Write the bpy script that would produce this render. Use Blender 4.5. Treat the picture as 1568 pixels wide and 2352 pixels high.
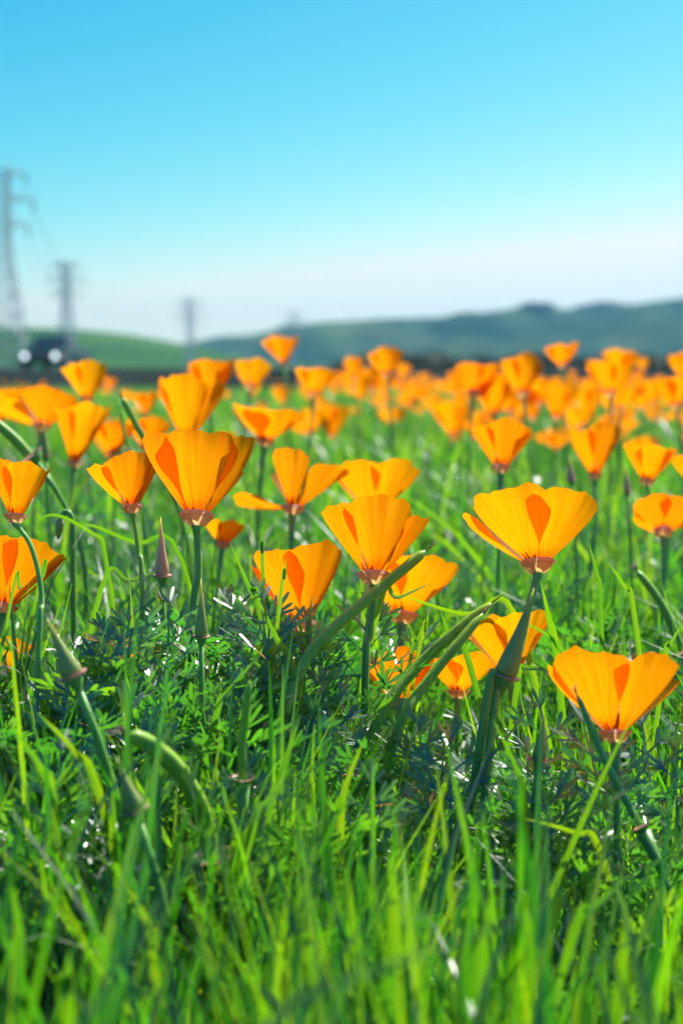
import bpy, math, random
import numpy as np
from mathutils import Vector, Matrix, Quaternion

for o in list(bpy.data.objects):
    bpy.data.objects.remove(o)
SC = bpy.context.scene
COL = SC.collection
PI = math.pi
RAD = math.radians

# ------------------------------------------------------------------ camera
CAM_Z = 0.36
PITCH = math.atan(306 / 3267.0)
cam_data = bpy.data.cameras.new('camera')
cam = bpy.data.objects.new('camera', cam_data)
COL.objects.link(cam)
cam.location = (0, 0, CAM_Z)
cam.rotation_euler = (PI / 2 - PITCH, 0, 0)
cam_data.sensor_fit = 'HORIZONTAL'
cam_data.sensor_width = 24.0
cam_data.lens = 50.0
cam_data.clip_start = 0.01
cam_data.clip_end = 6000
cam_data.dof.use_dof = True
cam_data.dof.focus_distance = 0.665
cam_data.dof.aperture_fstop = 8.5
cam_data.dof.aperture_blades = 0
SC.camera = cam

# ------------------------------------------------------------------ sky, sun, exposure
SUN_EL, SUN_AZ = RAD(49), RAD(36)          # azimuth measured from +Y towards +X
world = bpy.data.worlds.new('World')
SC.world = world
world.use_nodes = True
wn = world.node_tree
for n in list(wn.nodes):
    wn.nodes.remove(n)
w_out = wn.nodes.new('ShaderNodeOutputWorld')
w_bg = wn.nodes.new('ShaderNodeBackground')
w_sky = wn.nodes.new('ShaderNodeTexSky')
w_sky.sky_type = 'NISHITA'
w_sky.sun_disc = False
w_sky.sun_elevation = SUN_EL
w_sky.sun_rotation = SUN_AZ
w_sky.altitude = 100
w_sky.air_density = 1.0
w_sky.dust_density = 0.6
w_sky.ozone_density = 2.5
# one tone curve per channel over the whole sky (the photograph's cyan grading)
w_sep = wn.nodes.new('ShaderNodeSeparateColor')
w_cmb = wn.nodes.new('ShaderNodeCombineColor')
wn.links.new(w_sky.outputs[0], w_sep.inputs[0])
for ch, (pw, gain) in enumerate(((3.6, 4.4), (1.4, 1.44), (0.6, 0.97))):
    q1 = wn.nodes.new('ShaderNodeMath'); q1.operation = 'DIVIDE'; q1.inputs[1].default_value = 9.09
    q2 = wn.nodes.new('ShaderNodeMath'); q2.operation = 'POWER'; q2.inputs[1].default_value = pw
    q3 = wn.nodes.new('ShaderNodeMath'); q3.operation = 'MULTIPLY'; q3.inputs[1].default_value = gain
    q4 = wn.nodes.new('ShaderNodeMath'); q4.operation = 'MINIMUM'; q4.inputs[1].default_value = 1.0
    q5 = wn.nodes.new('ShaderNodeMath'); q5.operation = 'MULTIPLY'; q5.inputs[1].default_value = 9.09
    wn.links.new(w_sep.outputs[ch], q1.inputs[0]); wn.links.new(q1.outputs[0], q2.inputs[0]); wn.links.new(q2.outputs[0], q3.inputs[0])
    wn.links.new(q3.outputs[0], q4.inputs[0]); wn.links.new(q4.outputs[0], q5.inputs[0]); wn.links.new(q5.outputs[0], w_cmb.inputs[ch])
w_bg.inputs['Strength'].default_value = 0.066
wn.links.new(w_cmb.outputs[0], w_bg.inputs['Color'])
wn.links.new(w_bg.outputs[0], w_out.inputs['Surface'])

sun_data = bpy.data.lights.new('sun', 'SUN')
sun_data.energy = 4.6
sun_data.angle = RAD(0.55)
sun_data.color = (1.0, 0.96, 0.88)
sun = bpy.data.objects.new('sun', sun_data)
COL.objects.link(sun)
sun_dir = Vector((math.sin(SUN_AZ) * math.cos(SUN_EL), math.cos(SUN_AZ) * math.cos(SUN_EL), math.sin(SUN_EL)))
sun.rotation_euler = (-sun_dir).to_track_quat('-Z', 'Y').to_euler()

SC.view_settings.view_transform = 'Standard'
SC.view_settings.look = 'None'
SC.view_settings.exposure = 0.85
SC.view_settings.gamma = 1.0
SC.view_settings.use_curve_mapping = False
SC.render.engine = 'CYCLES'
SC.cycles.use_denoising = True
SC.cycles.max_bounces = 12
SC.cycles.diffuse_bounces = 5
SC.cycles.glossy_bounces = 3
SC.cycles.transmission_bounces = 10
SC.cycles.transparent_max_bounces = 12
SC.cycles.volume_bounces = 1
SC.cycles.caustics_reflective = False
SC.cycles.caustics_refractive = False
SC.cycles.sample_clamp_indirect = 6.0
SC.cycles.use_adaptive_sampling = True
SC.cycles.adaptive_threshold = 0.02

# ------------------------------------------------------------------ helpers
F_PX = 50.0 / 24.0 * 1568.0                # photograph measured at 1568 x 2352
_fwd = np.array((0, math.cos(PITCH), -math.sin(PITCH)))
_up = np.array((0, math.sin(PITCH), math.cos(PITCH)))
_rt = np.array((1.0, 0, 0))


def at(x, y, Y):
    """world point seen at photo position (x, y), Y metres in front of the camera"""
    d = _fwd + _rt * ((x - 784) / F_PX) + _up * ((1176 - y) / F_PX)
    return np.array((0, 0, CAM_Z)) + d * (Y / d[1])


def tag(o, label=None, cat=None, group=None, kind=None):
    if label: o['label'] = label
    if cat: o['category'] = cat
    if group: o['group'] = group
    if kind: o['kind'] = kind
    return o


def empty(name, loc, label, cat, group=None):
    o = bpy.data.objects.new(name, None)
    COL.objects.link(o)
    o.location = tuple(loc)
    o.empty_display_size = 0.02
    return tag(o, label, cat, group)


def mesh(name, V, Fc, mat=None, smooth=True, uv=None, attrs=None):
    me = bpy.data.meshes.new(name)
    V = np.asarray(V, dtype=np.float32)
    if isinstance(Fc, np.ndarray):
        nf, k = Fc.shape
        me.vertices.add(len(V))
        me.vertices.foreach_set('co', V.ravel())
        me.loops.add(nf * k)
        me.loops.foreach_set('vertex_index', Fc.astype(np.int32).ravel())
        me.polygons.add(nf)
        me.polygons.foreach_set('loop_start', np.arange(0, nf * k, k, dtype=np.int32))
        me.polygons.foreach_set('loop_total', np.full(nf, k, dtype=np.int32))
        me.update(calc_edges=True)
    else:
        me.from_pydata([tuple(v) for v in V.tolist()], [], Fc)
        me.update()
    if smooth:
        me.polygons.foreach_set('use_smooth', np.ones(len(me.polygons), dtype=bool))
    if uv is not None:
        lay = me.uv_layers.new(name='UVMap')
        vi = np.empty(len(me.loops), dtype=np.int32)
        me.loops.foreach_get('vertex_index', vi)
        lay.data.foreach_set('uv', np.asarray(uv, dtype=np.float32)[vi].ravel())
    if attrs:
        for k2, arr in attrs.items():
            a = me.attributes.new(k2, 'FLOAT', 'POINT')
            a.data.foreach_set('value', np.asarray(arr, dtype=np.float32))
    if mat is not None:
        me.materials.append(mat)
    return me


def obj(name, me, parent=None, M=None):
    o = bpy.data.objects.new(name, me)
    COL.objects.link(o)
    if parent is not None:
        o.parent = parent
    if M is not None:
        o.matrix_basis = M
    return o


def grid_faces(nu, nv, wrap=False):
    """nu columns (fast), nv rows"""
    a = np.arange(nv - 1)[:, None] * nu
    cu = nu if wrap else nu - 1
    b = np.arange(cu)[None, :]
    b2 = (b + 1) % nu
    return np.stack([a + b, a + b2, a + nu + b2, a + nu + b], -1).reshape(-1, 4)


def spline(P, n):
    """Catmull-Rom through the rows of P"""
    P = np.asarray(P, float)
    if len(P) == 2:
        t = np.linspace(0, 1, n)[:, None]
        return P[0] * (1 - t) + P[1] * t
    Q = np.vstack([2 * P[0] - P[1], P, 2 * P[-1] - P[-2]])
    m = len(P) - 1
    out = []
    for g in np.linspace(0, m - 1e-6, n):
        i = int(g); t = g - i
        a, b, c, d = Q[i], Q[i + 1], Q[i + 2], Q[i + 3]
        out.append(.5 * (2 * b + (c - a) * t + (2 * a - 5 * b + 4 * c - d) * t * t + (3 * b - 3 * c + d - a) * t ** 3))
    return np.array(out)


def tube(P, R, k=10, ridges=0.0):
    """tube along points P with radii R; returns verts and faces (quads + caps)"""
    P = np.asarray(P, float)
    n = len(P)
    R = np.broadcast_to(np.asarray(R, float), (n,))
    T = np.gradient(P, axis=0)
    T /= np.linalg.norm(T, axis=1)[:, None] + 1e-12
    ref = np.array((1.0, 0, 0)) if abs(T[0][0]) < .8 else np.array((0, 1.0, 0))
    V = []
    for i in range(n):
        ref = ref - T[i] * np.dot(ref, T[i])
        ref /= np.linalg.norm(ref)
        b = np.cross(T[i], ref)
        for j in range(k):
            a = 2 * PI * j / k
            r = R[i] * (1 + ridges * (1 if j % 2 else -1))
            V.append(P[i] + r * (math.cos(a) * ref + math.sin(a) * b))
    Fq = grid_faces(k, n, wrap=True).tolist()
    Fq.append(list(range(k))[::-1])
    Fq.append(list(range((n - 1) * k, n * k)))
    return np.array(V), Fq


def lathe(prof, k=18, caps=True):
    """profile rows (r, z) turned round Z"""
    V, n = [], len(prof)
    for r, z in prof:
        for j in range(k):
            a = 2 * PI * j / k
            V.append((r * math.cos(a), r * math.sin(a), z))
    Fq = grid_faces(k, n, wrap=True).tolist()
    if caps:
        Fq.append(list(range(k))[::-1])
        Fq.append(list(range((n - 1) * k, n * k)))
    return np.array(V), Fq


def box_vf(x0, x1, y0, y1, z0, z1):
    V = [(x0, y0, z0), (x1, y0, z0), (x1, y1, z0), (x0, y1, z0), (x0, y0, z1), (x1, y0, z1), (x1, y1, z1), (x0, y1, z1)]
    Fb = [[0, 3, 2, 1], [4, 5, 6, 7], [0, 1, 5, 4], [1, 2, 6, 5], [2, 3, 7, 6], [3, 0, 4, 7]]
    return np.array(V, float), Fb


def join(parts):
    V, Fc, n = [], [], 0
    for v, f in parts:
        V.append(np.asarray(v, float))
        f = f.tolist() if isinstance(f, np.ndarray) else f
        Fc += [[i + n for i in q] for q in f]
        n += len(v)
    return np.vstack(V), Fc


def bar(a, b, r, k=4):
    return tube(np.array([a, b], float), r, k)


def axis_matrix(axis, spin=0.0, loc=(0, 0, 0)):
    """local +Z along axis; local -Y kept towards the camera"""
    z = Vector(axis).normalized()
    y = Vector((0, 1, 0))
    x = y.cross(z)
    if x.length < 1e-3:
        x = Vector((1, 0, 0))
    x.normalize()
    y = z.cross(x)
    M = Matrix((x, y, z)).transposed().to_4x4()
    M = M @ Matrix.Rotation(spin, 4, 'Z')
    M.translation = Vector(tuple(loc))
    return M


# ------------------------------------------------------------------ materials
def new_mat(name):
    m = bpy.data.materials.new(name)
    m.use_nodes = True
    nt = m.node_tree
    for n in list(nt.nodes):
        nt.nodes.remove(n)
    out = nt.nodes.new('ShaderNodeOutputMaterial')
    return m, nt, out


def N(nt, kind, **kw):
    n = nt.nodes.new(kind)
    for k2, v in kw.items():
        if k2 in n.inputs.keys():
            n.inputs[k2].default_value = v
        else:
            setattr(n, k2, v)
    return n


def ramp(nt, stops, fac=None):
    r = nt.nodes.new('ShaderNodeValToRGB')
    el = r.color_ramp.elements
    while len(el) < len(stops):
        el.new(0.5)
    for e, (p, c) in zip(el, stops):
        e.position = p
        e.color = (*c, 1)
    if fac is not None:
        nt.links.new(fac, r.inputs[0])
    return r


def schlick(nt, f0, k):
    """reflectance of a thin two-sided sheet"""
    lw = N(nt, 'ShaderNodeLayerWeight', Blend=0.5)
    pw = N(nt, 'ShaderNodeMath', operation='POWER'); nt.links.new(lw.outputs['Facing'], pw.inputs[0]); pw.inputs[1].default_value = 5.0
    ml = N(nt, 'ShaderNodeMath', operation='MULTIPLY_ADD'); nt.links.new(pw.outputs[0], ml.inputs[0]); ml.inputs[1].default_value = (0.30 - f0) * k; ml.inputs[2].default_value = f0 * k
    return ml


def leafy(name, refl, trans, k_trans=0.5, rough=0.35, spec=0.5, var=0.25, scale=60.0, attr=None, bump=0.0):
    """thin leaf: diffuse reflection + diffuse transmission + waxy gloss; colour varies per blade by attr"""
    m, nt, out = new_mat(name)
    L = nt.links.new
    geo = N(nt, 'ShaderNodeNewGeometry')
    noi = N(nt, 'ShaderNodeTexNoise', Scale=scale, Detail=3.0)
    L(geo.outputs['Position'], noi.inputs['Vector'])
    if attr:
        at_ = N(nt, 'ShaderNodeAttribute', attribute_name=attr)
        mixf = N(nt, 'ShaderNodeMath', operation='MULTIPLY_ADD')
        L(noi.outputs['Fac'], mixf.inputs[0]); mixf.inputs[1].default_value = 0.3
        sub = N(nt, 'ShaderNodeMath', operation='SUBTRACT'); L(at_.outputs['Fac'], sub.inputs[0]); sub.inputs[1].default_value = 0.15
        L(sub.outputs[0], mixf.inputs[2])
        fac = mixf.outputs[0]
    else:
        inf = N(nt, 'ShaderNodeObjectInfo')
        mixf = N(nt, 'ShaderNodeMath', operation='MULTIPLY_ADD')
        L(noi.outputs['Fac'], mixf.inputs[0]); mixf.inputs[1].default_value = 0.5
        hlf = N(nt, 'ShaderNodeMath', operation='MULTIPLY'); L(inf.outputs['Random'], hlf.inputs[0]); hlf.inputs[1].default_value = 0.5
        L(hlf.outputs[0], mixf.inputs[2])
        fac = mixf.outputs[0]
    r1 = ramp(nt, refl, fac)
    r2 = ramp(nt, trans, fac)
    dif = N(nt, 'ShaderNodeBsdfDiffuse')
    tra = N(nt, 'ShaderNodeBsdfTranslucent')
    glo = N(nt, 'ShaderNodeBsdfGlossy', Roughness=rough)
    glo.inputs['Color'].default_value = (1, 1, 1, 1)
    L(r1.outputs[0], dif.inputs['Color']); L(r2.outputs[0], tra.inputs['Color'])
    mx = N(nt, 'ShaderNodeMixShader'); mx.inputs[0].default_value = k_trans
    L(dif.outputs[0], mx.inputs[1]); L(tra.outputs[0], mx.inputs[2])
    fm = schlick(nt, 0.07, spec)
    mx2 = N(nt, 'ShaderNodeMixShader')
    L(fm.outputs[0], mx2.inputs[0]); L(mx.outputs[0], mx2.inputs[1]); L(glo.outputs[0], mx2.inputs[2])
    if bump:
        bp = N(nt, 'ShaderNodeBump', Strength=bump, Distance=0.001)
        n2 = N(nt, 'ShaderNodeTexNoise', Scale=scale * 12, Detail=2.0)
        L(geo.outputs['Position'], n2.inputs['Vector'])
        L(n2.outputs['Fac'], bp.inputs['Height'])
        L(bp.outputs[0], dif.inputs['Normal']); L(bp.outputs[0], glo.inputs['Normal'])
    L(mx2.outputs[0], out.inputs['Surface'])
    return m


def solid(name, stops, rough=0.7, scale=5.0, metallic=0.0, spec=0.5, bump=0.0, bscale=None):
    m, nt, out = new_mat(name)
    L = nt.links.new
    tc = N(nt, 'ShaderNodeTexCoord')
    noi = N(nt, 'ShaderNodeTexNoise', Scale=scale, Detail=6.0, Roughness=0.6)
    L(tc.outputs['Object'], noi.inputs['Vector'])
    r = ramp(nt, stops, noi.outputs['Fac'])
    b = N(nt, 'ShaderNodeBsdfPrincipled', Roughness=rough, Metallic=metallic)
    b.inputs['Specular IOR Level'].default_value = spec
    L(r.outputs[0], b.inputs['Base Color'])
    if bump:
        bp = N(nt, 'ShaderNodeBump', Strength=bump)
        n2 = N(nt, 'ShaderNodeTexNoise', Scale=bscale or scale * 4, Detail=5.0)
        L(tc.outputs['Object'], n2.inputs['Vector']); L(n2.outputs['Fac'], bp.inputs['Height'])
        L(bp.outputs[0], b.inputs['Normal'])
    L(b.outputs[0], out.inputs['Surface'])
    return m


def petal_material():
    m, nt, out = new_mat('poppy_petal')
    L = nt.links.new
    uv = N(nt, 'ShaderNodeUVMap')
    sep = N(nt, 'ShaderNodeSeparateXYZ'); L(uv.outputs[0], sep.inputs[0])
    inf = N(nt, 'ShaderNodeObjectInfo')
    # fine veins run from the claw to the rim: noise stretched along v
    mp = N(nt, 'ShaderNodeMapping'); mp.inputs['Scale'].default_value = (26, 1.2, 1)
    L(uv.outputs[0], mp.inputs[0])
    ad = N(nt, 'ShaderNodeVectorMath', operation='ADD')
    L(mp.outputs[0], ad.inputs[0])
    cmb = N(nt, 'ShaderNodeCombineXYZ')
    rm = N(nt, 'ShaderNodeMath', operation='MULTIPLY'); L(inf.outputs['Random'], rm.inputs[0]); rm.inputs[1].default_value = 40.0
    L(rm.outputs[0], cmb.inputs[0]); L(rm.outputs[0], cmb.inputs[2])
    L(cmb.outputs[0], ad.inputs[1])
    vein = N(nt, 'ShaderNodeTexNoise', Scale=1.0, Detail=4.0, Roughness=0.6)
    L(ad.outputs[0], vein.inputs['Vector'])
    # deeper orange basal spot with ragged flames
    m1 = N(nt, 'ShaderNodeMath', operation='MULTIPLY_ADD')
    L(vein.outputs['Fac'], m1.inputs[0]); m1.inputs[1].default_value = 0.42; m1.inputs[2].default_value = -0.21
    m2 = N(nt, 'ShaderNodeMath', operation='ADD'); L(sep.outputs[1], m2.inputs[0]); L(m1.outputs[0], m2.inputs[1])
    base = ramp(nt, [(0.07, (0, 0, 0)), (0.22, (1, 1, 1))], m2.outputs[0])
    vr = ramp(nt, [(0.30, (0, 0, 0)), (0.70, (1, 1, 1))], vein.outputs['Fac'])
    c_r = N(nt, 'ShaderNodeMixRGB'); c_r.inputs[1].default_value = (0.93, 0.30, 0.001, 1); c_r.inputs[2].default_value = (0.96, 0.42, 0.002, 1)
    L(vr.outputs[0], c_r.inputs[0])
    c_b = N(nt, 'ShaderNodeMixRGB'); c_b.inputs[1].default_value = (0.90, 0.19, 0.001, 1)
    L(base.outputs[0], c_b.inputs[0]); L(c_r.outputs[0], c_b.inputs[2])
    hs = N(nt, 'ShaderNodeHueSaturation')
    hv = N(nt, 'ShaderNodeMath', operation='MULTIPLY_ADD'); L(inf.outputs['Random'], hv.inputs[0]); hv.inputs[1].default_value = 0.020; hv.inputs[2].default_value = 0.482
    L(hv.outputs[0], hs.inputs['Hue']); L(c_b.outputs[0], hs.inputs['Color'])
    dif = N(nt, 'ShaderNodeBsdfDiffuse'); tra = N(nt, 'ShaderNodeBsdfTranslucent')
    L(hs.outputs[0], dif.inputs['Color']); L(hs.outputs[0], tra.inputs['Color'])
    bp = N(nt, 'ShaderNodeBump', Strength=0.4, Distance=0.0008)
    L(vein.outputs['Fac'], bp.inputs['Height'])
    L(bp.outputs[0], dif.inputs['Normal'])
    mx = N(nt, 'ShaderNodeMixShader'); mx.inputs[0].default_value = 0.76
    L(dif.outputs[0], mx.inputs[1]); L(tra.outputs[0], mx.inputs[2])
    glo = N(nt, 'ShaderNodeBsdfGlossy', Roughness=0.5); L(bp.outputs[0], glo.inputs['Normal'])
    fm = schlick(nt, 0.02, 0.3)
    mx2 = N(nt, 'ShaderNodeMixShader'); L(fm.outputs[0], mx2.inputs[0]); L(mx.outputs[0], mx2.inputs[1]); L(glo.outputs[0], mx2.inputs[2])
    tp_ = N(nt, 'ShaderNodeBsdfTransparent'); tp_.inputs['Color'].default_value = (1.0, 0.55, 0.05, 1)   # a petal lets a little light straight through
    mx3 = N(nt, 'ShaderNodeMixShader'); mx3.inputs[0].default_value = 0.11
    L(mx2.outputs[0], mx3.inputs[1]); L(tp_.outputs[0], mx3.inputs[2])
    L(mx3.outputs[0], out.inputs['Surface'])
    return m


def fleshy(name, stops, rough=0.38, scale=90.0, sss=0.85, radius=0.0035):
    """thick plant tissue: light spreads inside it"""
    m, nt, out = new_mat(name)
    L = nt.links.new
    geo = N(nt, 'ShaderNodeNewGeometry')
    mp = N(nt, 'ShaderNodeMapping'); mp.inputs['Scale'].default_value = (1, 1, .12)
    L(geo.outputs['Position'], mp.inputs[0])
    noi = N(nt, 'ShaderNodeTexNoise', Scale=scale * 4, Detail=4.0)
    L(mp.outputs[0], noi.inputs['Vector'])
    r = ramp(nt, stops, noi.outputs['Fac'])
    b = N(nt, 'ShaderNodeBsdfPrincipled', Roughness=rough)
    b.inputs['Subsurface Weight'].default_value = sss
    b.inputs['Subsurface Radius'].default_value = (1.0, 1.0, .35)
    b.inputs['Subsurface Scale'].default_value = radius
    b.inputs['Specular IOR Level'].default_value = 0.35
    bp = N(nt, 'ShaderNodeBump', Strength=0.25, Distance=0.0006); L(noi.outputs['Fac'], bp.inputs['Height']); L(bp.outputs[0], b.inputs['Normal'])
    L(r.outputs[0], b.inputs['Base Color'])
    L(b.outputs[0], out.inputs['Surface'])
    return m


M_PETAL = petal_material()
M_STEM = fleshy('poppy_stem', [(0.3, (0.13, 0.34, 0.085)), (0.7, (0.22, 0.42, 0.10))])
M_RECEPT = leafy('receptacle', [(0.25, (0.62, 0.42, 0.20)), (0.75, (0.70, 0.50, 0.30))], [(0.25, (0.85, 0.48, 0.16)), (0.75, (0.88, 0.58, 0.26))], 0.6, 0.4, 0.6, scale=160)
M_RIM = leafy('receptacle_rim', [(0.25, (0.62, 0.32, 0.26)), (0.75, (0.75, 0.42, 0.34))], [(0.25, (0.8, 0.4, 0.3)), (0.75, (0.85, 0.5, 0.4))], 0.4, 0.4, 0.5, scale=160)
M_STAMEN = leafy('stamen', [(0.25, (0.8, 0.42, 0.02)), (0.75, (0.85, 0.52, 0.03))], [(0.25, (0.8, 0.4, 0.02)), (0.75, (0.85, 0.5, 0.03))], 0.4, 0.6, 0.2, scale=160)
M_BUD = fleshy('bud_cap', [(0.3, (0.52, 0.33, 0.25)), (0.7, (0.62, 0.43, 0.32))])
M_BUD_GREEN = fleshy('green_bud_cap', [(0.3, (0.26, 0.36, 0.09)), (0.7, (0.40, 0.40, 0.14))])
M_POD = fleshy('seed_pod', [(0.3, (0.22, 0.42, 0.05)), (0.7, (0.34, 0.50, 0.07))])
M_TIP = solid('dry_tip', [(0.3, (0.30, 0.18, 0.10)), (0.7, (0.45, 0.30, 0.18))], 0.7, 200)
M_GRASS = leafy('grass_blade', [(0.0, (0.010, 0.045, 0.012)), (0.45, (0.024, 0.085, 0.007)), (0.9, (0.06, 0.13, 0.007))],
                [(0.0, (0.025, 0.22, 0.010)), (0.45, (0.12, 0.50, 0.004)), (0.9, (0.44, 0.72, 0.003))], 0.62, 0.38, 1.05, attr='tint', scale=40)
M_LEAF = leafy('poppy_leaf', [(0.0, (0.040, 0.115, 0.045)), (0.6, (0.065, 0.16, 0.045)), (0.95, (0.11, 0.21, 0.030))],
               [(0.0, (0.05, 0.36, 0.035)), (0.6, (0.15, 0.54, 0.016)), (0.95, (0.34, 0.68, 0.008))], 0.54, 0.38, 1.6, attr='tint', scale=80)
M_LEAF_O = leafy('poppy_leaf_single', [(0.0, (0.040, 0.115, 0.045)), (0.6, (0.065, 0.16, 0.045)), (0.95, (0.11, 0.21, 0.030))],
                 [(0.0, (0.05, 0.36, 0.035)), (0.6, (0.15, 0.54, 0.016)), (0.95, (0.34, 0.68, 0.008))], 0.54, 0.38, 1.6, scale=80)
M_BLADE_O = leafy('grass_blade_single', [(0.0, (0.03, 0.10, 0.02)), (0.5, (0.055, 0.15, 0.014)), (0.9, (0.10, 0.20, 0.012))],
                  [(0.0, (0.10, 0.38, 0.012)), (0.5, (0.22, 0.58, 0.006)), (0.9, (0.46, 0.68, 0.005))], 0.58, 0.26, 1.0, scale=60)
M_TREE = leafy('tree_leaf', [(0.0, (0.018, 0.04, 0.03)), (0.9, (0.035, 0.06, 0.04))], [(0.0, (0.02, 0.05, 0.02)), (0.9, (0.04, 0.08, 0.03))], 0.25, 0.5, 0.4, attr='tint', scale=0.5)
M_BARK = solid('bark', [(0.3, (0.05, 0.04, 0.03)), (0.7, (0.10, 0.08, 0.06))], 0.9, 3)
M_STEEL = solid('galvanised_steel', [(0.3, (0.42, 0.46, 0.47)), (0.7, (0.52, 0.56, 0.57))], 0.6, 1.5, metallic=0.0)
M_GLASSINS = solid('insulator', [(0.3, (0.10, 0.07, 0.05)), (0.7, (0.16, 0.11, 0.08))], 0.2, 5)

# ------------------------------------------------------------------ setting
rng = np.random.default_rng(7)
random.seed(7)
BANK_Z = 0.62

M_SOIL = solid('field_soil', [(0.3, (0.030, 0.040, 0.014)), (0.7, (0.055, 0.085, 0.022))], 1.0, 0.8, bump=0.4, bscale=30, spec=0.0)
M_BANK = solid('embankment_earth', [(0.3, (0.016, 0.026, 0.024)), (0.7, (0.034, 0.046, 0.042))], 1.0, 0.25, bump=0.5, bscale=4, spec=0.0)
M_ROAD = solid('asphalt', [(0.3, (0.038, 0.040, 0.042)), (0.7, (0.06, 0.06, 0.06))], 0.95, 1.5, spec=0.1)
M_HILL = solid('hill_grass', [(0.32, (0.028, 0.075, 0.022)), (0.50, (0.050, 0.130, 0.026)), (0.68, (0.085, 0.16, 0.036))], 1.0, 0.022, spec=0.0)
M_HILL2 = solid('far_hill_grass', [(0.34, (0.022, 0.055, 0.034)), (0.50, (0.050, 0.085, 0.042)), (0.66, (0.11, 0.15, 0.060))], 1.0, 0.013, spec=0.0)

prof = [(-40, 0), (0, 0), (31, 0), (32, .05), (34.6, .56), (35.6, BANK_Z), (60, BANK_Z), (120, BANK_Z), (400, BANK_Z), (1900, BANK_Z)]
xs = [-1500, -400, -100, -30, 0, 30, 100, 400, 1500]
V = [(x, y, z) for (y, z) in prof for x in xs]
ground = obj('ground', mesh('ground', V, grid_faces(len(xs), len(prof)), M_SOIL, smooth=False))
tag(ground, kind='structure')
prof2 = [(31.0, .012), (32, .062), (34.6, .574), (35.6, BANK_Z + .006), (37, BANK_Z + .006)]
V = [(x, y, z) for (y, z) in prof2 for x in xs]
tag(obj('embankment', mesh('embankment', V, grid_faces(len(xs), len(prof2)), M_BANK, smooth=False)), kind='structure')
V = [(x, y, BANK_Z + .010) for y in (37.4, 66.0) for x in xs]
tag(obj('road', mesh('road', V, grid_faces(len(xs), 2), M_ROAD, smooth=False)), kind='structure')


def fnoise(x, seed, freqs):
    r = np.random.default_rng(seed)
    s = np.zeros_like(x)
    for f, a in freqs:
        s += a * np.sin(x * f + r.uniform(0, 6.28))
    return s


def hill(name, crest, D, depth, mat, seed):
    """crest: photo positions of the skyline; D: metres to the crest"""
    cx = np.array([at(x, y, D)[0] for x, y in crest])
    cz = np.array([at(x, y, D)[2] for x, y in crest])
    X = np.linspace(cx[0], cx[-1], 150)
    Z = np.interp(X, cx, cz)
    Z = np.convolve(np.pad(Z, 4, mode='edge'), np.ones(9) / 9, mode='valid')
    T = np.linspace(-1, 1, 33)
    VX, VT = np.meshgrid(X, T)
    sh = 0.5 + 0.5 * np.cos(np.clip(np.abs(VT), 0, 1) * PI)
    sh = sh ** 0.9
    amp = (np.max(Z) - BANK_Z) * 0.13
    nz = amp * (np.sin(VX * .021 + VT * 7 + seed) * np.sin(VX * .05 - VT * 11 + seed * 2) + .5 * np.sin(VX * .11 + VT * 17))
    VZ = BANK_Z - 1.0 + (Z[None, :] - BANK_Z + 1.0) * sh + nz * (1 - sh) * sh * 4
    VY = D + VT * depth
    V = np.stack([VX, VY, VZ], -1).reshape(-1, 3)
    return tag(obj(name, mesh(name, V, grid_faces(150, 33), mat)), kind='structure')


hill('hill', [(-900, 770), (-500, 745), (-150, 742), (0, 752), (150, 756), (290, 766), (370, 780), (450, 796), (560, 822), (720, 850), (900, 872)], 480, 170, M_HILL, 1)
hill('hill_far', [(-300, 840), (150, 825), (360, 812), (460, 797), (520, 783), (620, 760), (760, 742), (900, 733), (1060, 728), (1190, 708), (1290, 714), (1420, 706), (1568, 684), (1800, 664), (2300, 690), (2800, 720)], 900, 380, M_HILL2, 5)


# ------------------------------------------------------------------ trees and bushes far off
def crown_mesh(name, rx, rz, z0, n, leaf, seed):
    r = np.random.default_rng(seed)
    nl = 14
    lob = np.stack([r.normal(0, .45, nl) * rx, r.normal(0, .45, nl) * rx, z0 + rz * r.uniform(.2, .95, nl)], -1)
    lr = r.uniform(.25, .5, nl) * min(rx, rz)
    k = r.integers(0, nl, n)
    d = r.normal(size=(n, 3)); d /= np.linalg.norm(d, axis=1)[:, None]
    c = lob[k] + d * (lr[k] * r.uniform(.5, 1.05, n))[:, None]
    c[:, 2] = np.maximum(c[:, 2], z0 * .7)
    a = r.normal(size=(n, 3)); a /= np.linalg.norm(a, axis=1)[:, None]
    b = np.cross(a, r.normal(size=(n, 3))); b /= np.linalg.norm(b, axis=1)[:, None]
    s = (leaf * r.uniform(.6, 1.3, n))[:, None]
    V = np.stack([c - a * s - b * s * .3, c + b * s * .7, c + a * s, c - b * s * .7], 1).reshape(-1, 3)
    Fq = np.arange(4 * n).reshape(n, 4)
    return mesh(name, V, Fq, M_TREE, False, attrs={'tint': np.repeat(r.uniform(0, 1, n), 4)})


CROWNS = [crown_mesh('bush_crown', 2.2, 1.9, .25, 900, .17, s) for s in (1, 2, 3)]
OAKS = [crown_mesh('oak_crown', 7.0, 7.5, 2.6, 1300, .6, s) for s in (11, 12)]


def trunk_mesh(name, h, r):
    parts = [tube(spline([(0, 0, -.3), (r * .5, 0, h * .5), (0, r * .4, h)], 7), np.linspace(r, r * .5, 7), 7)]
    for k in range(4):
        a = k * 1.7
        e = np.array((math.cos(a) * h * .6, math.sin(a) * h * .6, h * 1.6))
        parts.append(tube(spline([(0, 0, h * .8), e * .5 + np.array((0, 0, h * .35)), e], 5), np.linspace(r * .45, r * .12, 5), 5))
    return mesh(name, *join(parts), M_BARK)


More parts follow.
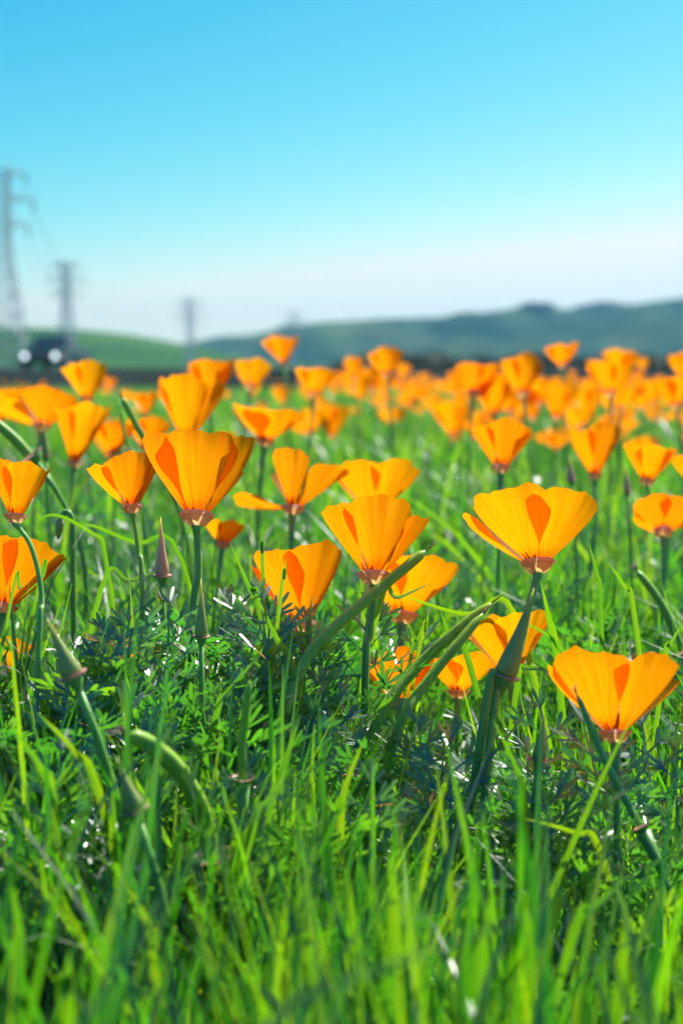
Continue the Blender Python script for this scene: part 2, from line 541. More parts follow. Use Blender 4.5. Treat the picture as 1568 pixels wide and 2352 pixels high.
BTRUNK = trunk_mesh('bush_trunk', .7, .09)
OTRUNK = trunk_mesh('oak_trunk', 3.4, .45)
for i, (px, Y, s) in enumerate([(880, 78, .75), (930, 74, 1.0), (965, 82, .9), (1020, 76, .8), (1110, 84, 1.0), (1185, 75, .7), (1230, 79, 1.05), (1262, 90, 1.1), (1330, 77, .85),
                                (1440, 80, 1.0), (1500, 74, .9), (1552, 86, 1.1), (800, 95, .8), (560, 92, .6)]):
    p = at(px, 870, Y)
    e = empty('roadside_bush', (p[0], p[1], BANK_Z), 'dark low bush standing along the road beyond the poppies', 'bush', 'bushes along the far road')
    e.rotation_euler.z = i * 1.3
    e.scale = (s, s, s * .45)
    obj('crown', CROWNS[i % 3], e)
    obj('trunk', BTRUNK, e)
dg = bpy.context.evaluated_depsgraph_get()
dg.update()
for i, (px, py, Y, s, lab) in enumerate([(1212, 722, 845, 1.0, 0), (1236, 718, 855, 1.2, 0), (1260, 724, 840, .95, 0), (1226, 738, 800, .9, 0), (1248, 738, 785, .8, 0), (1335, 730, 850, .7, 1), (1362, 733, 835, .9, 1), (1392, 731, 840, .9, 1),
                                    (1418, 728, 850, .7, 1), (1545, 764, 800, .7, 2), (1128, 770, 780, .7, 2), (1010, 776, 760, .6, 2), (905, 768, 770, .6, 2)]):
    p = at(px, py, Y)
    _h = bpy.data.objects['hill_far'].ray_cast(Vector((p[0], p[1], 300)), Vector((0, 0, -1)))
    z = _h[1].z if _h[0] else p[2]
    e = empty('ridge_tree', (p[0], p[1], z - 2.6), ('dark tree in the clump on the hill crest', 'dark tree in the long row on the ridge beside the crest clump', 'dark tree standing low on the hazy far slope')[lab], 'tree',
              ('trees of the crest clump', 'trees in the ridge row', 'trees on the far slope')[lab])
    e.rotation_euler.z = i * 2.1
    e.scale = (s * 1.15, s * 1.15, s * .55)
    obj('crown', OAKS[i % 2], e)
    obj('trunk', OTRUNK, e)


# ------------------------------------------------------------------ transmission towers
def tower(px, top_y, Y, w_base, label, arm=None, sturdy=.12):
    base = at(px, 870, Y); base[2] = BANK_Z
    H = at(px, top_y, Y)[2] - BANK_Z
    e = empty('transmission_tower', base, label, 'tower')
    wb, wt = w_base, w_base * .36
    def half(z):
        t = z / H
        return (wb * (1 - t / .62) + wt * (t / .62) if t < .62 else wt) / 2
    zs = list(np.linspace(0, H, 11))
    cn = [(-1, -1), (1, -1), (1, 1), (-1, 1)]
    for sx, sy in cn:
        P = [(sx * half(z), sy * half(z), z) for z in zs]
        obj('leg', mesh('leg', *tube(P, sturdy, 4), M_STEEL, False), e)
    br = []
    for z0, z1 in zip(zs[:-1], zs[1:]):
        for k in range(4):
            a, b = cn[k], cn[(k + 1) % 4]
            h0, h1 = half(z0), half(z1)
            br.append(bar((a[0] * h0, a[1] * h0, z0), (b[0] * h1, b[1] * h1, z1), sturdy * .6))
            br.append(bar((b[0] * h0, b[1] * h0, z0), (a[0] * h1, a[1] * h1, z1), sturdy * .6))
            br.append(bar((a[0] * h1, a[1] * h1, z1), (b[0] * h1, b[1] * h1, z1), sturdy * .55))
    obj('bracing', mesh('bracing', *join(br), M_STEEL, False), e)
    arms = []
    al = arm or w_base * .95
    for f, q in ((.985, .8), (.86, 1.0), (.74, .85)):
        z = H * f
        pr = []
        for s in (-1, 1):
            tip = (s * al * q, 0, z)
            for yy in (-1, 1):
                pr.append(bar((s * wt * .3, yy * wt * .45, z), tip, sturdy * .8))
            pr.append(bar((s * wt * .3, 0, z + H * .035), tip, sturdy * .8))
            pr.append(bar((s * al * q * .5, 0, z), (s * al * q * .5, 0, z + H * .018), sturdy * .6))
        a_ = obj('crossarm', mesh('crossarm', *join(pr), M_STEEL, False), e)
        for s in (-1, 1):
            Pn = [(sturdy * (1.6 if i % 2 else .7), -i * .12) for i in range(9)]
            v, f2 = lathe(Pn, 8)
            v = v + np.array((s * al * q, 0, z - .05))
            obj('insulator', mesh('insulator', v, f2, M_GLASSINS, False), a_)
        arms.append([(base[0] + s * al * q, base[1], base[2] + z - 1.1) for s in (-1, 1)])
    return arms


TW = [tower(6, 392, 130, 4.6, 'tallest lattice transmission tower, standing behind the parked truck', arm=3.1, sturdy=.08),
      tower(156, 604, 235, 3.6, 'lattice transmission tower second in line, rising from the green hill slope', arm=2.9, sturdy=.10),
      tower(437, 688, 330, 3.4, 'lattice transmission tower in the dip between the two hills', arm=3.0, sturdy=.10),
      tower(676, 718, 420, 3.4, 'faint farthest lattice transmission tower before the hazy far hill', arm=3.4, sturdy=.10)]
for a, b in zip(TW[:-1], TW[1:]):
    for lv in range(3):
        for s in range(2):
            p, q = np.array(a[lv][s]), np.array(b[lv][s])
            t = np.linspace(0, 1, 14)[:, None]
            P = p * (1 - t) + q * t
            P[:, 2] -= (4 * t * (1 - t))[:, 0] * 2.2
            tag(obj('power_line', mesh('power_line', *tube(P, .022, 4), M_STEEL, False)), 'thin sagging conductor strung between two lattice towers', 'wire', 'wires between the towers')


# ------------------------------------------------------------------ parked truck on the road
def paint(name, col, rough=.3, metallic=0.0, emit=0.0, ecol=(1, 1, 1)):
    m, nt, out = new_mat(name)
    b = N(nt, 'ShaderNodeBsdfPrincipled', Roughness=rough, Metallic=metallic)
    noi = N(nt, 'ShaderNodeTexNoise', Scale=3.0, Detail=4.0)
    r = ramp(nt, [(.3, tuple(c * .8 for c in col)), (.7, col)], noi.outputs['Fac'])
    nt.links.new(r.outputs[0], b.inputs['Base Color'])
    if emit:
        b.inputs['Emission Color'].default_value = (*ecol, 1)
        b.inputs['Emission Strength'].default_value = emit
    nt.links.new(b.outputs[0], out.inputs['Surface'])
    return m


M_PAINT = paint('truck_paint', (.022, .05, .055), .35)
M_GLS = paint('dark_glass', (.02, .03, .035), .08)
M_TYRE = paint('tyre_rubber', (.02, .02, .02), .9)
M_CHROME = paint('rim_metal', (.35, .36, .37), .3, .9)
M_LAMP = paint('headlamp_lens', (.8, .8, .8), .2, 0, 1.5, (.80, .95, 1.0))


def loft(secs):
    """secs: list of (y, [(x, z) outline]) with equal counts"""
    k = len(secs[0][1])
    V = [(x, y, z) for y, o in secs for x, z in o]
    Fq = grid_faces(k, len(secs), wrap=True).tolist()
    Fq.append(list(range(k))[::-1]); Fq.append(list(range((len(secs) - 1) * k, len(secs) * k)))
    return np.array(V), Fq


def rrect(w, z0, z1, r=.12):
    o = []
    for cx, cz, a0 in ((w - r, z0 + r, -90), (w - r, z1 - r, 0), (-w + r, z1 - r, 90), (-w + r, z0 + r, 180)):
        for a in (0, 45, 90):
            o.append((cx + r * math.cos(RAD(a0 + a)), cz + r * math.sin(RAD(a0 + a))))
    return o


tp = at(92, 858, 60.5)
truck = empty('parked_truck', (tp[0], tp[1], BANK_Z + .012), 'dark pickup truck on the road with two round bright headlamps', 'truck')
truck.rotation_euler.z = RAD(-4)
obj('body', mesh('body', *loft([(0, rrect(.80, .42, .86)), (.08, rrect(.90, .36, .98)), (1.5, rrect(.95, .36, 1.06)), (1.55, rrect(.95, .36, 1.06)), (5.1, rrect(.95, .38, 1.08)), (5.2, rrect(.90, .45, 1.02))]), M_PAINT, False), truck)
cab = obj('cabin', mesh('cabin', *loft([(1.35, rrect(.84, 1.0, 1.08, .03)), (2.05, rrect(.74, 1.0, 1.62)), (3.0, rrect(.74, 1.0, 1.66)), (3.3, rrect(.78, 1.0, 1.2, .05))]), M_PAINT, False), truck)
obj('windscreen', mesh('windscreen', [(-.70, 1.44, 1.12), (.70, 1.44, 1.12), (.62, 1.985, 1.56), (-.62, 1.985, 1.56)], [[0, 1, 2, 3]], M_GLS, False), cab)
for s in (-1, 1):
    obj('side_window', mesh('side_window', [(s * .80, 2.05, 1.14), (s * .80, 2.95, 1.14), (s * .755, 2.9, 1.52), (s * .755, 2.12, 1.52)], [[0, 1, 2, 3]], M_GLS, False), cab)
    v, f = lathe([(.02, -.03), (.115, -.02), (.12, .0), (.09, .035), (.02, .05)], 18)
    v = np.stack([v[:, 0] + s * .66, -v[:, 2] - .02 + .02, v[:, 1] + .70], -1)
    obj('headlight', mesh('headlight', v, f, M_LAMP), truck)
    for yy in (.95, 4.15):
        v, f = lathe([(.10, -.11), (.30, -.12), (.37, -.08), (.37, .08), (.30, .12), (.10, .11)], 22)
        w_ = obj('wheel', mesh('wheel', np.stack([v[:, 2] + s * .84, v[:, 0] + yy, v[:, 1] + .37], -1), f, M_TYRE), truck)
        v, f = lathe([(.02, -.125), (.2, -.13), (.22, -.115), (.22, .115), (.2, .13), (.02, .125)], 18)
        obj('rim', mesh('rim', np.stack([v[:, 2] + s * .845, v[:, 0] + yy, v[:, 1] + .37], -1), f, M_CHROME), w_)
obj('bumper', mesh('bumper', *box_vf(-.93, .93, -.10, .06, .36, .52), M_TYRE, False), truck)
gr = obj('grille', mesh('grille', *box_vf(-.48, .48, -.02, .05, .56, .84), M_TYRE, False), truck)
for k in range(4):
    obj('grille_bar', mesh('grille_bar', *box_vf(-.46, .46, -.04, -.005, .59 + k * .065, .615 + k * .065), M_CHROME, False), gr)

# ------------------------------------------------------------------ haze: the air between the field and the hills
hz_m, nt, out = new_mat('haze')
pv = N(nt, 'ShaderNodeVolumePrincipled')
pv.inputs['Color'].default_value = (0.16, 0.55, 0.88, 1)
pv.inputs['Density'].default_value = 0.00032
pv.inputs['Anisotropy'].default_value = 0.2
nt.links.new(pv.outputs[0], out.inputs['Volume'])
hz = obj('haze', mesh('haze', *box_vf(-1510, 1510, -45, 1910, -1.2, 95), hz_m, False))
tag(hz, kind='stuff')

# ------------------------------------------------------------------ poppies
def petal_angle(alpha, ss, recurve, bowl=.14):
    """angle from the flower's axis along the petal: a bowl that flares or closes at the rim"""
    return alpha * (1.0 + bowl * .7 - bowl * ss) + recurve * np.clip(ss - .55, 0, 1) ** 2 * 4.0


def petal(L, alpha, phi0, PHI, rs, r0, seed, nu=15, nv=14, ruffle=1.0, recurve=-0.1, bowl=.14):
    r = np.random.default_rng(seed)
    ph = r.uniform(0, 6.28, 6)
    u = np.linspace(-1, 1, nu)[None, :]
    v = np.linspace(0, 1, nv)[:, None]
    au = np.abs(u)
    Lu = 1 - .19 * au ** 4 - .045 * (1 - np.cos(u * 2 * PI + ph[0] * .3)) * .5 * ruffle + ruffle * (.020 * np.sin(6 * u + ph[1]) + .014 * np.sin(13 * u + ph[2]) + .008 * np.sin(25 * u + ph[5]))
    Lu = Lu * (1 + .05 * r.uniform(-1, 1) * u)
    s = v * Lu
    ss = np.linspace(0, 1.15, 60)
    al = petal_angle(alpha, ss, recurve, bowl)
    ds = ss[1] - ss[0]
    R = np.concatenate([[0], np.cumsum(np.sin(al[:-1]) * ds)])
    Z = np.concatenate([[0], np.cumsum(np.cos(al[:-1]) * ds)])
    rho = r0 + L * np.interp(s, ss, R)
    z = L * np.interp(s, ss, Z)
    a = np.interp(s, ss, al)
    t = np.clip(s / .7, 0, 1); t = t * t * (3 - 2 * t)
    PH = PHI * (.68 + .32 * t)
    phi = phi0 + u * PH
    rho = rho * rs
    cup = -.05 * L * (u * u) * s
    dn = cup + ruffle * L * s * s * (.030 * np.sin(3.1 * u + ph[3]) + .020 * np.sin(7.5 * u + ph[4]) + .010 * np.sin(16 * u + ph[5]))
    rho = rho + dn * np.cos(a)
    z = z - dn * np.sin(a)
    V = np.stack([rho * np.sin(phi), -rho * np.cos(phi), z + 0 * rho], -1).reshape(-1, 3)
    uv = np.stack([np.broadcast_to((u + 1) / 2, s.shape), np.broadcast_to(s, s.shape)], -1).reshape(-1, 2)
    return V, grid_faces(nu, nv), uv


def petal_radius(alpha, recurve=-.1, bowl=.14):
    ss = np.linspace(0, 1, 50)
    return np.max(np.cumsum(np.sin(petal_angle(alpha, ss, recurve, bowl)))) / 50


def receptacle_parts(k):
    body = lathe([(.0017 * k, -.0066 * k), (.0023 * k, -.0056 * k), (.0040 * k, -.0046 * k), (.0057 * k, -.0034 * k), (.0067 * k, -.0020 * k), (.0072 * k, -.0009 * k)], 18, False)
    rim = lathe([(.0069 * k, -.0010 * k), (.0075 * k, -.0008 * k), (.0082 * k, -.0002 * k), (.0086 * k, .0006 * k)], 22, False)
    return body, rim


def stem_mesh(P0, axis, G, r, origin, via=None, k=8, flare=1.75):
    P0 = np.array(P0); G = np.array(G); ax = np.array(axis) / np.linalg.norm(axis)
    if via is not None:
        P = spline([P0] + [np.array(q) for q in via] + [G], 26)
    else:
        h = max(P0[2] - G[2], .03)
        a, b, c, d = P0, P0 - ax * h * .38, G + np.array((0, 0, h * .40)), G
        t = np.linspace(0, 1, 16)[:, None]
        P = a * (1 - t) ** 3 + 3 * b * t * (1 - t) ** 2 + 3 * c * t * t * (1 - t) + d * t ** 3
    return mesh('stem', *tube(P - np.array(origin), r * np.interp(np.linspace(0, 1, len(P)), [0, .035, .07, 1], [flare, 1 + (flare - 1) * .27, 1.0, 1.25]), k), M_STEM)


STAM = None


def stamens_mesh():
    parts = []
    r = np.random.default_rng(3)
    for k in range(26):
        a = r.uniform(0, 6.28); sp = r.uniform(.05, .42)
        d = np.array((math.cos(a) * sp, math.sin(a) * sp, 1.0)); d /= np.linalg.norm(d)
        b = np.array((math.cos(a), math.sin(a), 0)) * .0022 * r.uniform(.4, 1)
        ln = r.uniform(.008, .014)
        parts.append(tube(np.array([b, b + d * ln * .45, b + d * ln * .5, b + d * ln]), [.0003, .0003, .0007, .0005], 5))
    return mesh('stamens', *join(parts), M_STAMEN)


STAM = stamens_mesh()


def poppy(x, y, w, Y, alpha=42, lean=(0, .5), rot=0.0, label=None, group=None, opens=None, via=None, seed=None, foot=None, ruffle=1.0, PHI=58.5, hi=True, scale_rec=1.0, rim=None, bowl=None):
    """(x, y): receptacle in the photo, w: flower width in photo pixels, Y: distance"""
    seed = seed if seed is not None else int(x * 7 + y * 3)
    r = np.random.default_rng(seed)
    P = at(x, y, Y)
    R = .5 * w * Y / F_PX
    k = float(np.clip(R / .028, .6, 1.15)) * scale_rec
    r0 = .0042 * k
    axis = np.array((lean[0], lean[1] * .95, 1.0)); axis /= np.linalg.norm(axis)
    if foot is None:
        foot = (P[0] - axis[0] * .10 + r.uniform(-.02, .02), P[1] - axis[1] * .10 + r.uniform(-.02, .02), 0.0)
    e = empty('poppy', foot, label, 'poppy', group)
    F0 = np.array(foot)
    a0 = RAD(alpha * .81)
    rim = rim if rim is not None else r.uniform(-.55, .15)
    bowl = bowl if bowl is not None else (r.uniform(.1, .4) if hi else r.uniform(.3, .8))
    L = (R - r0) / (petal_radius(a0, rim, bowl) * 1.01)
    M = axis_matrix(axis, 0, P - F0)
    n = (27, 18) if hi else (11, 9)
    for i in range(4):
        al = a0 * (1 + r.uniform(-.10, .10)) if opens is None else RAD(opens[i])
        V, Fq, uv = petal(L * r.uniform(.92, 1.06), al, RAD(rot) + i * PI / 2 + r.uniform(-.14, .14), RAD(PHI) * r.uniform(.90, 1.06), 1.0 if i % 2 else 1.05, r0, seed * 5 + i, n[0], n[1], ruffle, rim + r.uniform(-.15, .15), bowl)
        obj('petal', mesh('petal', V, Fq, M_PETAL, True, uv), e, M)
    body, rim = receptacle_parts(k)
    rc = obj('receptacle', mesh('receptacle', *body, M_RECEPT), e, M)
    obj('rim', mesh('rim', *rim, M_RIM), rc)
    if hi:
        obj('stamens', STAM, e, M @ Matrix.Scale(k, 4))
    P0 = P - axis * .0046 * k
    obj('stem', stem_mesh(P0, axis, foot, .0017 * k, F0, via), e)
    return e


FRONT = 'poppies in bloom in the foreground'
MID = 'poppies in bloom behind the foreground'
# --- in and near the plane of focus
poppy(452, 1186, 262, .66, 41, (.03, .52), 4, 'large open orange poppy with two dark petal folds, crowding a smaller neighbour', seed=11, via=[at(455, 1320, .655), at(440, 1520, .65)], foot=(-.07, .63, 0))
poppy(303, 1164, 170, .70, 40, (-.16, .34), 12, 'smaller ruffled poppy tucked beside the large open poppy above the pink bud', seed=12, via=[at(318, 1270, .70), at(327, 1420, .69)], foot=(-.098, .68, 0))
poppy(36, 1186, 150, .61, 31, (.02, .40), 40, 'narrow upright poppy whose stem bends sharply below its dark receptacle', seed=13, via=[at(74, 1262, .605), at(96, 1380, .60), at(86, 1560, .59)], foot=(-.135, .57, 0))
poppy(12, 1392, 210, .66, 36, (.22, .45), 38, 'poppy with a grass blade across it below the narrow upright poppy', seed=14)
poppy(2, 1540, 130, .72, 46, (.10, .45), 20, 'low poppy sunk in leaves beneath the other poppies by the bent stem', seed=15)
poppy(859, 1322, 256, .665, 42, (.02, .50), 2, 'sharp open poppy with two long dark petal folds above the diagonal seed pod', seed=16, via=[at(850, 1450, .66), at(838, 1620, .65)], foot=(.012, .63, 0))
poppy(692, 1432, 240, .70, 38, (-.06, .42), 46, 'broad poppy with one wide dark fold behind feathery leaves', seed=17, PHI=64)
poppy(925, 1412, 240, .79, 50, (.10, .42), 30, 'flattened poppy half hidden behind the diagonal seed pod', seed=18)
poppy(1234, 1294, 268, .63, 43, (-.02, .50), 47, 'large glowing poppy with one central dark fold on a curving stem', seed=19, opens=[43, 40, 44, 41], via=[at(1212, 1400, .62), at(1185, 1520, .60), at(1130, 1660, .58)], foot=(.04, .53, 0))
poppy(1412, 1684, 256, .56, 39, (.02, .42), 50, 'soft-edged poppy standing lowest in the grass with one dark central fold', seed=20, opens=[39, 46, 40, 38])
poppy(1172, 1548, 208, .70, 42, (-.06, .36), 30, 'poppy behind the swollen bud beneath the large glowing poppy', seed=21)
poppy(915, 1612, 172, .73, 44, (.0, .35), 15, 'half buried poppy crossed by the paired seed pods', seed=22)
poppy(1052, 1588, 185, .76, 56, (.05, .30), 35, 'wide flat poppy low in the grass beside the paired seed pods', seed=23)
poppy(325, 1530, 82, .76, 40, (.05, .35), 10, 'small poppy buried among dark feathery leaves below the pink bud', seed=24)
poppy(512, 1250, 98, .92, 50, (.1, .4), 30, 'blurred low poppy behind the large open poppy with a neighbour', seed=25)
# --- middle distance
poppy(672, 1166, 185, .93, 42, (.05, .30), -6, 'loose poppy with one tall petal, one drooping and one raised like a wing', seed=31, opens=[20, 46, 38, 80])
poppy(858, 1176, 196, .94, 50, (.02, .40), 44, 'poppy peeping over the sharp open poppy', seed=32)
poppy(1150, 1074, 152, 1.02, 40, (.06, .45), 12, 'poppy on tall stalk over glittering grass, with two dark folds', seed=33)
poppy(1366, 1092, 112, 1.12, 30, (0, .30), 30, 'tall cupped poppy with nearly closed petals beside a flared one', seed=34)
poppy(1486, 1104, 132, 1.05, 40, (.08, .25), 10, 'flared poppy with dark folds beside a nearly closed cup', seed=35, via=[at(1500, 1170, 1.04), at(1532, 1260, 1.03)])
poppy(1522, 1222, 150, .96, 58, (.15, .95), 40, 'wide poppy tipped over and crossed by a thin stem', seed=36)
poppy(1590, 1108, 90, 1.02, 40, (0, .4), 0, 'poppy peeping in beside the flared poppy', seed=37)
poppy(608, 1008, 172, 1.22, 50, (.10, .02), 36, 'wide blurred poppy with spreading petals behind the large open poppy', seed=38, bowl=.7, PHI=68)
poppy(428, 1008, 156, 1.2, 36, (.04, .25), 0, 'tall cupped poppy right above the large open poppy', seed=39)
poppy(172, 1060, 138, 1.22, 28, (.10, .10), 40, 'closed cup poppy with overlapping furled petals', seed=40)
poppy(96, 978, 140, 1.3, 46, (.12, .35), 20, 'spreading poppy with a hanging petal above the closed cup', seed=41, opens=[46, 40, 40, 70])
poppy(200, 918, 106, 1.5, 36, (-.05, .3), 30, 'rounded poppy standing alone before the green hill', seed=42)
poppy(262, 1040, 96, 1.36, 40, (0, .3), 5, 'blurred poppy beside the closed cup, behind a dark seed pod', seed=43)
poppy(335, 1028, 104, 1.38, 44, (.05, .3), 40, 'blurred poppy behind the crossing dark seed pods', seed=44)
poppy(-5, 968, 96, 1.35, 40, (0, .3), 40, 'poppy at the end of the row before the parked truck', seed=45)
soft = [(486, 924, 106, 1.5), (574, 888, 90, 1.72), (652, 832, 74, 2.15), (720, 902, 98, 1.62), (813, 868, 52, 2.7), (888, 860, 82, 1.95), (715, 992, 62, 2.0),
        (1290, 838, 80, 2.0), (1200, 904, 100, 1.66), (1088, 902, 104, 1.7), (1136, 948, 110, 1.72), (1402, 902, 106, 1.62), (1476, 850, 34, 3.6), (1552, 930, 92, 1.6),
        (1278, 958, 92, 1.9), (1336, 978, 66, 2.1), (1170, 946, 80, 1.9), (1275, 1032, 52, 1.9), (335, 950, 62, 2.3), (395, 935, 70, 2.0), (1568, 868, 70, 2.0), (30, 940, 80, 1.6),
        (1090, 1006, 48, 2.3), (1350, 945, 70, 2.2), (1240, 925, 72, 2.3), (1430, 935, 66, 2.2), (1500, 925, 60, 2.4)]
SOFT_LABEL = {2: 'small poppy lifted clear against the far hill beside the farthest tower', 4: 'smallest deep orange poppy standing alone against the hazy hill', 5: 'poppy on a thin stalk against the hazy hill next to the smallest one',
              7: 'tall single poppy reaching up below the crest clump of trees', 11: 'broad blurred poppy between the tall single poppy and the tiny distant one', 12: 'tiny distant poppy alone before the far slope', 1: 'poppy just behind the wide blurred poppy with spreading petals',
              17: 'little poppy low in the grass beside the nearly closed cup'}
for i, (x, y, w, Y) in enumerate(soft):
    poppy(x, y, w, Y, 34 + (i * 7) % 14, (.12 * math.sin(i * 2.3), .30 + .2 * math.sin(i * 1.7)), i * 37, SOFT_LABEL.get(i, 'softly blurred orange poppy raised above the flower drift'), None if i in SOFT_LABEL else MID, seed=100 + i, hi=False)

# --- the drift of flowers further back: shared petals, one object each
VAR = []
for k in range(6):
    a0 = RAD(26 + 5.5 * k)
    ps = []
    for i in range(4):
        V, Fq, uv = petal(.026 / petal_radius(a0, -.2, .6), a0 * (1 + .08 * math.sin(k * 3 + i)), i * PI / 2 + .3 * k, RAD(58), 1.0 if i % 2 else 1.05, .004, 900 + k * 4 + i, 8, 7, 1.0, -.2, .6)
        ps.append(mesh('petal', V, Fq, M_PETAL, True, uv))
    VAR.append(ps)
_b, _r = receptacle_parts(1.0)
FAR_REC = mesh('receptacle', *_b, M_RECEPT)
FAR_STEM = [mesh('stem', *tube(spline([(0, 0, -.30), (.02 * math.sin(k), .015 * math.cos(k), -.16), (0, 0, -.011)], 8), .0017, 6), M_STEM) for k in range(4)]


def far_poppy(P, k, axis, s):
    e = empty('poppy', (P[0], P[1], 0), 'small out of focus orange poppy among the crowded drift before the hills', 'poppy', 'poppies in the far drift')
    M = axis_matrix(axis, k * 1.1, (0, 0, P[2])) @ Matrix.Scale(s, 4)
    for me in VAR[k % 6]:
        obj('petal', me, e, M)
    obj('receptacle', FAR_REC, e, M)
    S = Matrix.Translation((0, 0, P[2])) @ Matrix.Diagonal((1, 1, max(P[2], .05) / .30, 1))
    obj('stem', FAR_STEM[k % 4], e, S)


fr = np.random.default_rng(21)
cnt = 0
while cnt < 215:
    px = 690 + 990 * fr.random() ** .8 if fr.random() < .92 else fr.uniform(-60, 690)
    Y = 2.3 + 5.6 * fr.random() ** 1.15
    if fr.random() > .35 + .65 * math.sin(px * .021 + 1.7 * math.sin(Y * 2.1)) ** 2:
        continue
    z = fr.normal(.285, .042)
    z = min(max(z, .21), .37)
    p = at(px, 870, Y)
    far_poppy((p[0], p[1], z), int(fr.integers(0, 60)), (fr.normal(0, .15), fr.normal(.3, .18), 1), fr.uniform(.62, 1.12))
    cnt += 1


def poppy_mass(n, Ya, Yb, seed):
    r = np.random.default_rng(seed)
    Vt = np.vstack([np.array([v.co[:] for v in me.vertices]) for me in VAR[2]])
    F1 = grid_faces(8, 7)
    Ft = np.vstack([F1 + 56 * i for i in range(4)])
    uvt = np.tile(np.stack(np.meshgrid(np.linspace(0, 1, 8), np.linspace(0, 1, 7)), -1).reshape(-1, 2), (4, 1))
    Y = Ya + (Yb - Ya) * r.random(n) ** .8
    px = np.where(r.random(n) < .98, r.uniform(690, 1900, n), r.uniform(-400, 690, n))
    X = (px - 784) / F_PX * Y
    Z = np.clip(r.normal(.285, .03, n), .2, .36)
    sc = r.uniform(.8, 1.1, n)
    ang = r.uniform(0, 6.28, n)
    c, s = np.cos(ang), np.sin(ang)
    A = np.zeros((n, 3, 3)); A[:, 0, 0] = c; A[:, 0, 1] = -s; A[:, 1, 0] = s; A[:, 1, 1] = c; A[:, 2, 2] = 1
    tl = r.normal(.35, .2, n)
    B = np.zeros((n, 3, 3)); B[:, 0, 0] = 1; B[:, 1, 1] = np.cos(tl); B[:, 1, 2] = np.sin(tl); B[:, 2, 1] = -np.sin(tl); B[:, 2, 2] = np.cos(tl)
    Vw = np.einsum('nij,vj->nvi', B @ A, Vt) * sc[:, None, None] + np.stack([X, Y, Z], -1)[:, None, :]
    Fw = (Ft[None] + (np.arange(n) * len(Vt))[:, None, None]).reshape(-1, 4)
    me = mesh('poppy_mass', Vw.reshape(-1, 3), Fw, M_PETAL, True, np.tile(uvt, (n, 1)))
    return tag(obj('distant_poppies', me), 'distant orange poppies merging into one mass below the embankment', 'poppies', kind='stuff')


poppy_mass(900, 8, 30, 5)


# ------------------------------------------------------------------ buds and seed pods
def bud(base, tip, Y, rad_px, label, mat, Yt=None, group=None, foot=None, via=None, rim=True):
    B, T = at(*base, Y), at(*tip, Yt or Y)
    foot = foot if foot is not None else (B[0] + .01, B[1] + .01, 0)
    F0 = np.array(foot, float)
    e = empty('poppy_bud', foot, label, 'bud', group)
    d = T - B; L = np.linalg.norm(d); ax = d / L
    r = rad_px * Y / F_PX
    M = axis_matrix(ax, 0, B - F0)
    pr = [(r * .86, 0), (r * 1.0, L * .07), (r * .93, L * .17), (r * .70, L * .33), (r * .47, L * .50), (r * .29, L * .68), (r * .14, L * .87), (r * .05, L)]
    obj('bud_cap', mesh('bud_cap', *lathe(pr, 16), mat), e, M)
    rec = lathe([(r * .28, -r * 1.9), (r * .36, -r * 1.4), (r * .62, -r * .8), (r * .92, -r * .1), (r * .8, r * .05)], 16)
    rc = obj('receptacle', mesh('receptacle', *rec, M_STEM), e, M)
    rm = lathe([(r * .95, -r * .16), (r * 1.22, -r * .1), (r * 1.36, r * .04), (r * 1.30, r * .12), (r * .9, r * .04)], 20)
    obj('rim', mesh('rim', *rm, M_RIM), rc)
    obj('stem', stem_mesh(B - ax * r * 1.35, ax, foot, min(.0016, r * .42), F0, via, flare=.9), e)
    return e


def pod(pts, Y, rpx, label, foot=None, rim=True, group=None, taper=.45, stem_via=None, mat=None):
    """pts: photo positions from the receptacle to the pod's tip; Y: one distance or one for each point"""
    Ys = Y if isinstance(Y, (list, tuple)) else [Y] * len(pts)
    W = np.array([at(*p, q) for p, q in zip(pts, Ys)])
    r = rpx * Ys[0] / F_PX
    foot = foot if foot is not None else (W[0][0], W[0][1], 0)
    F0 = np.array(foot, float)
    e = empty('poppy_seed_pod', foot, label, 'seed pod', group)
    P = spline(W - F0, 30)
    t = np.linspace(0, 1, 30)
    R = r * np.interp(t, [0, .08, .3, .8, .93, .965, 1], [.85, 1, 1, .92, .80, .42, .14])
    pb = obj('pod', mesh('pod', *tube(P, R, 12, .06), mat or M_POD), e)
    d = P[-1] - P[-2]; d /= np.linalg.norm(d)
    obj('tip', mesh('tip', *join([tube(np.array([P[-1] - d * .001, P[-1] + d * r * 1.3 + np.array((s * r * .35, 0, s * r * .3)), P[-1] + d * r * 2.0 + np.array((s * r * .8, 0, s * r * .5))]), [r * .2, r * .13, r * .06], 5) for s in (-1, 0.3, 1)]), M_TIP), pb)
    ax = P[1] - P[0]; ax /= np.linalg.norm(ax)
    k = r / .0030
    M = axis_matrix(ax, 0, P[0])
    body, rm = receptacle_parts(k)
    rc = obj('receptacle', mesh('receptacle', *body, M_STEM), e, M)
    if rim:
        obj('rim', mesh('rim', *rm, M_RIM), rc)
    obj('stem', stem_mesh(W[0] - ax * .0046 * k, ax, foot, .0017, F0, stem_via), e)
    return e


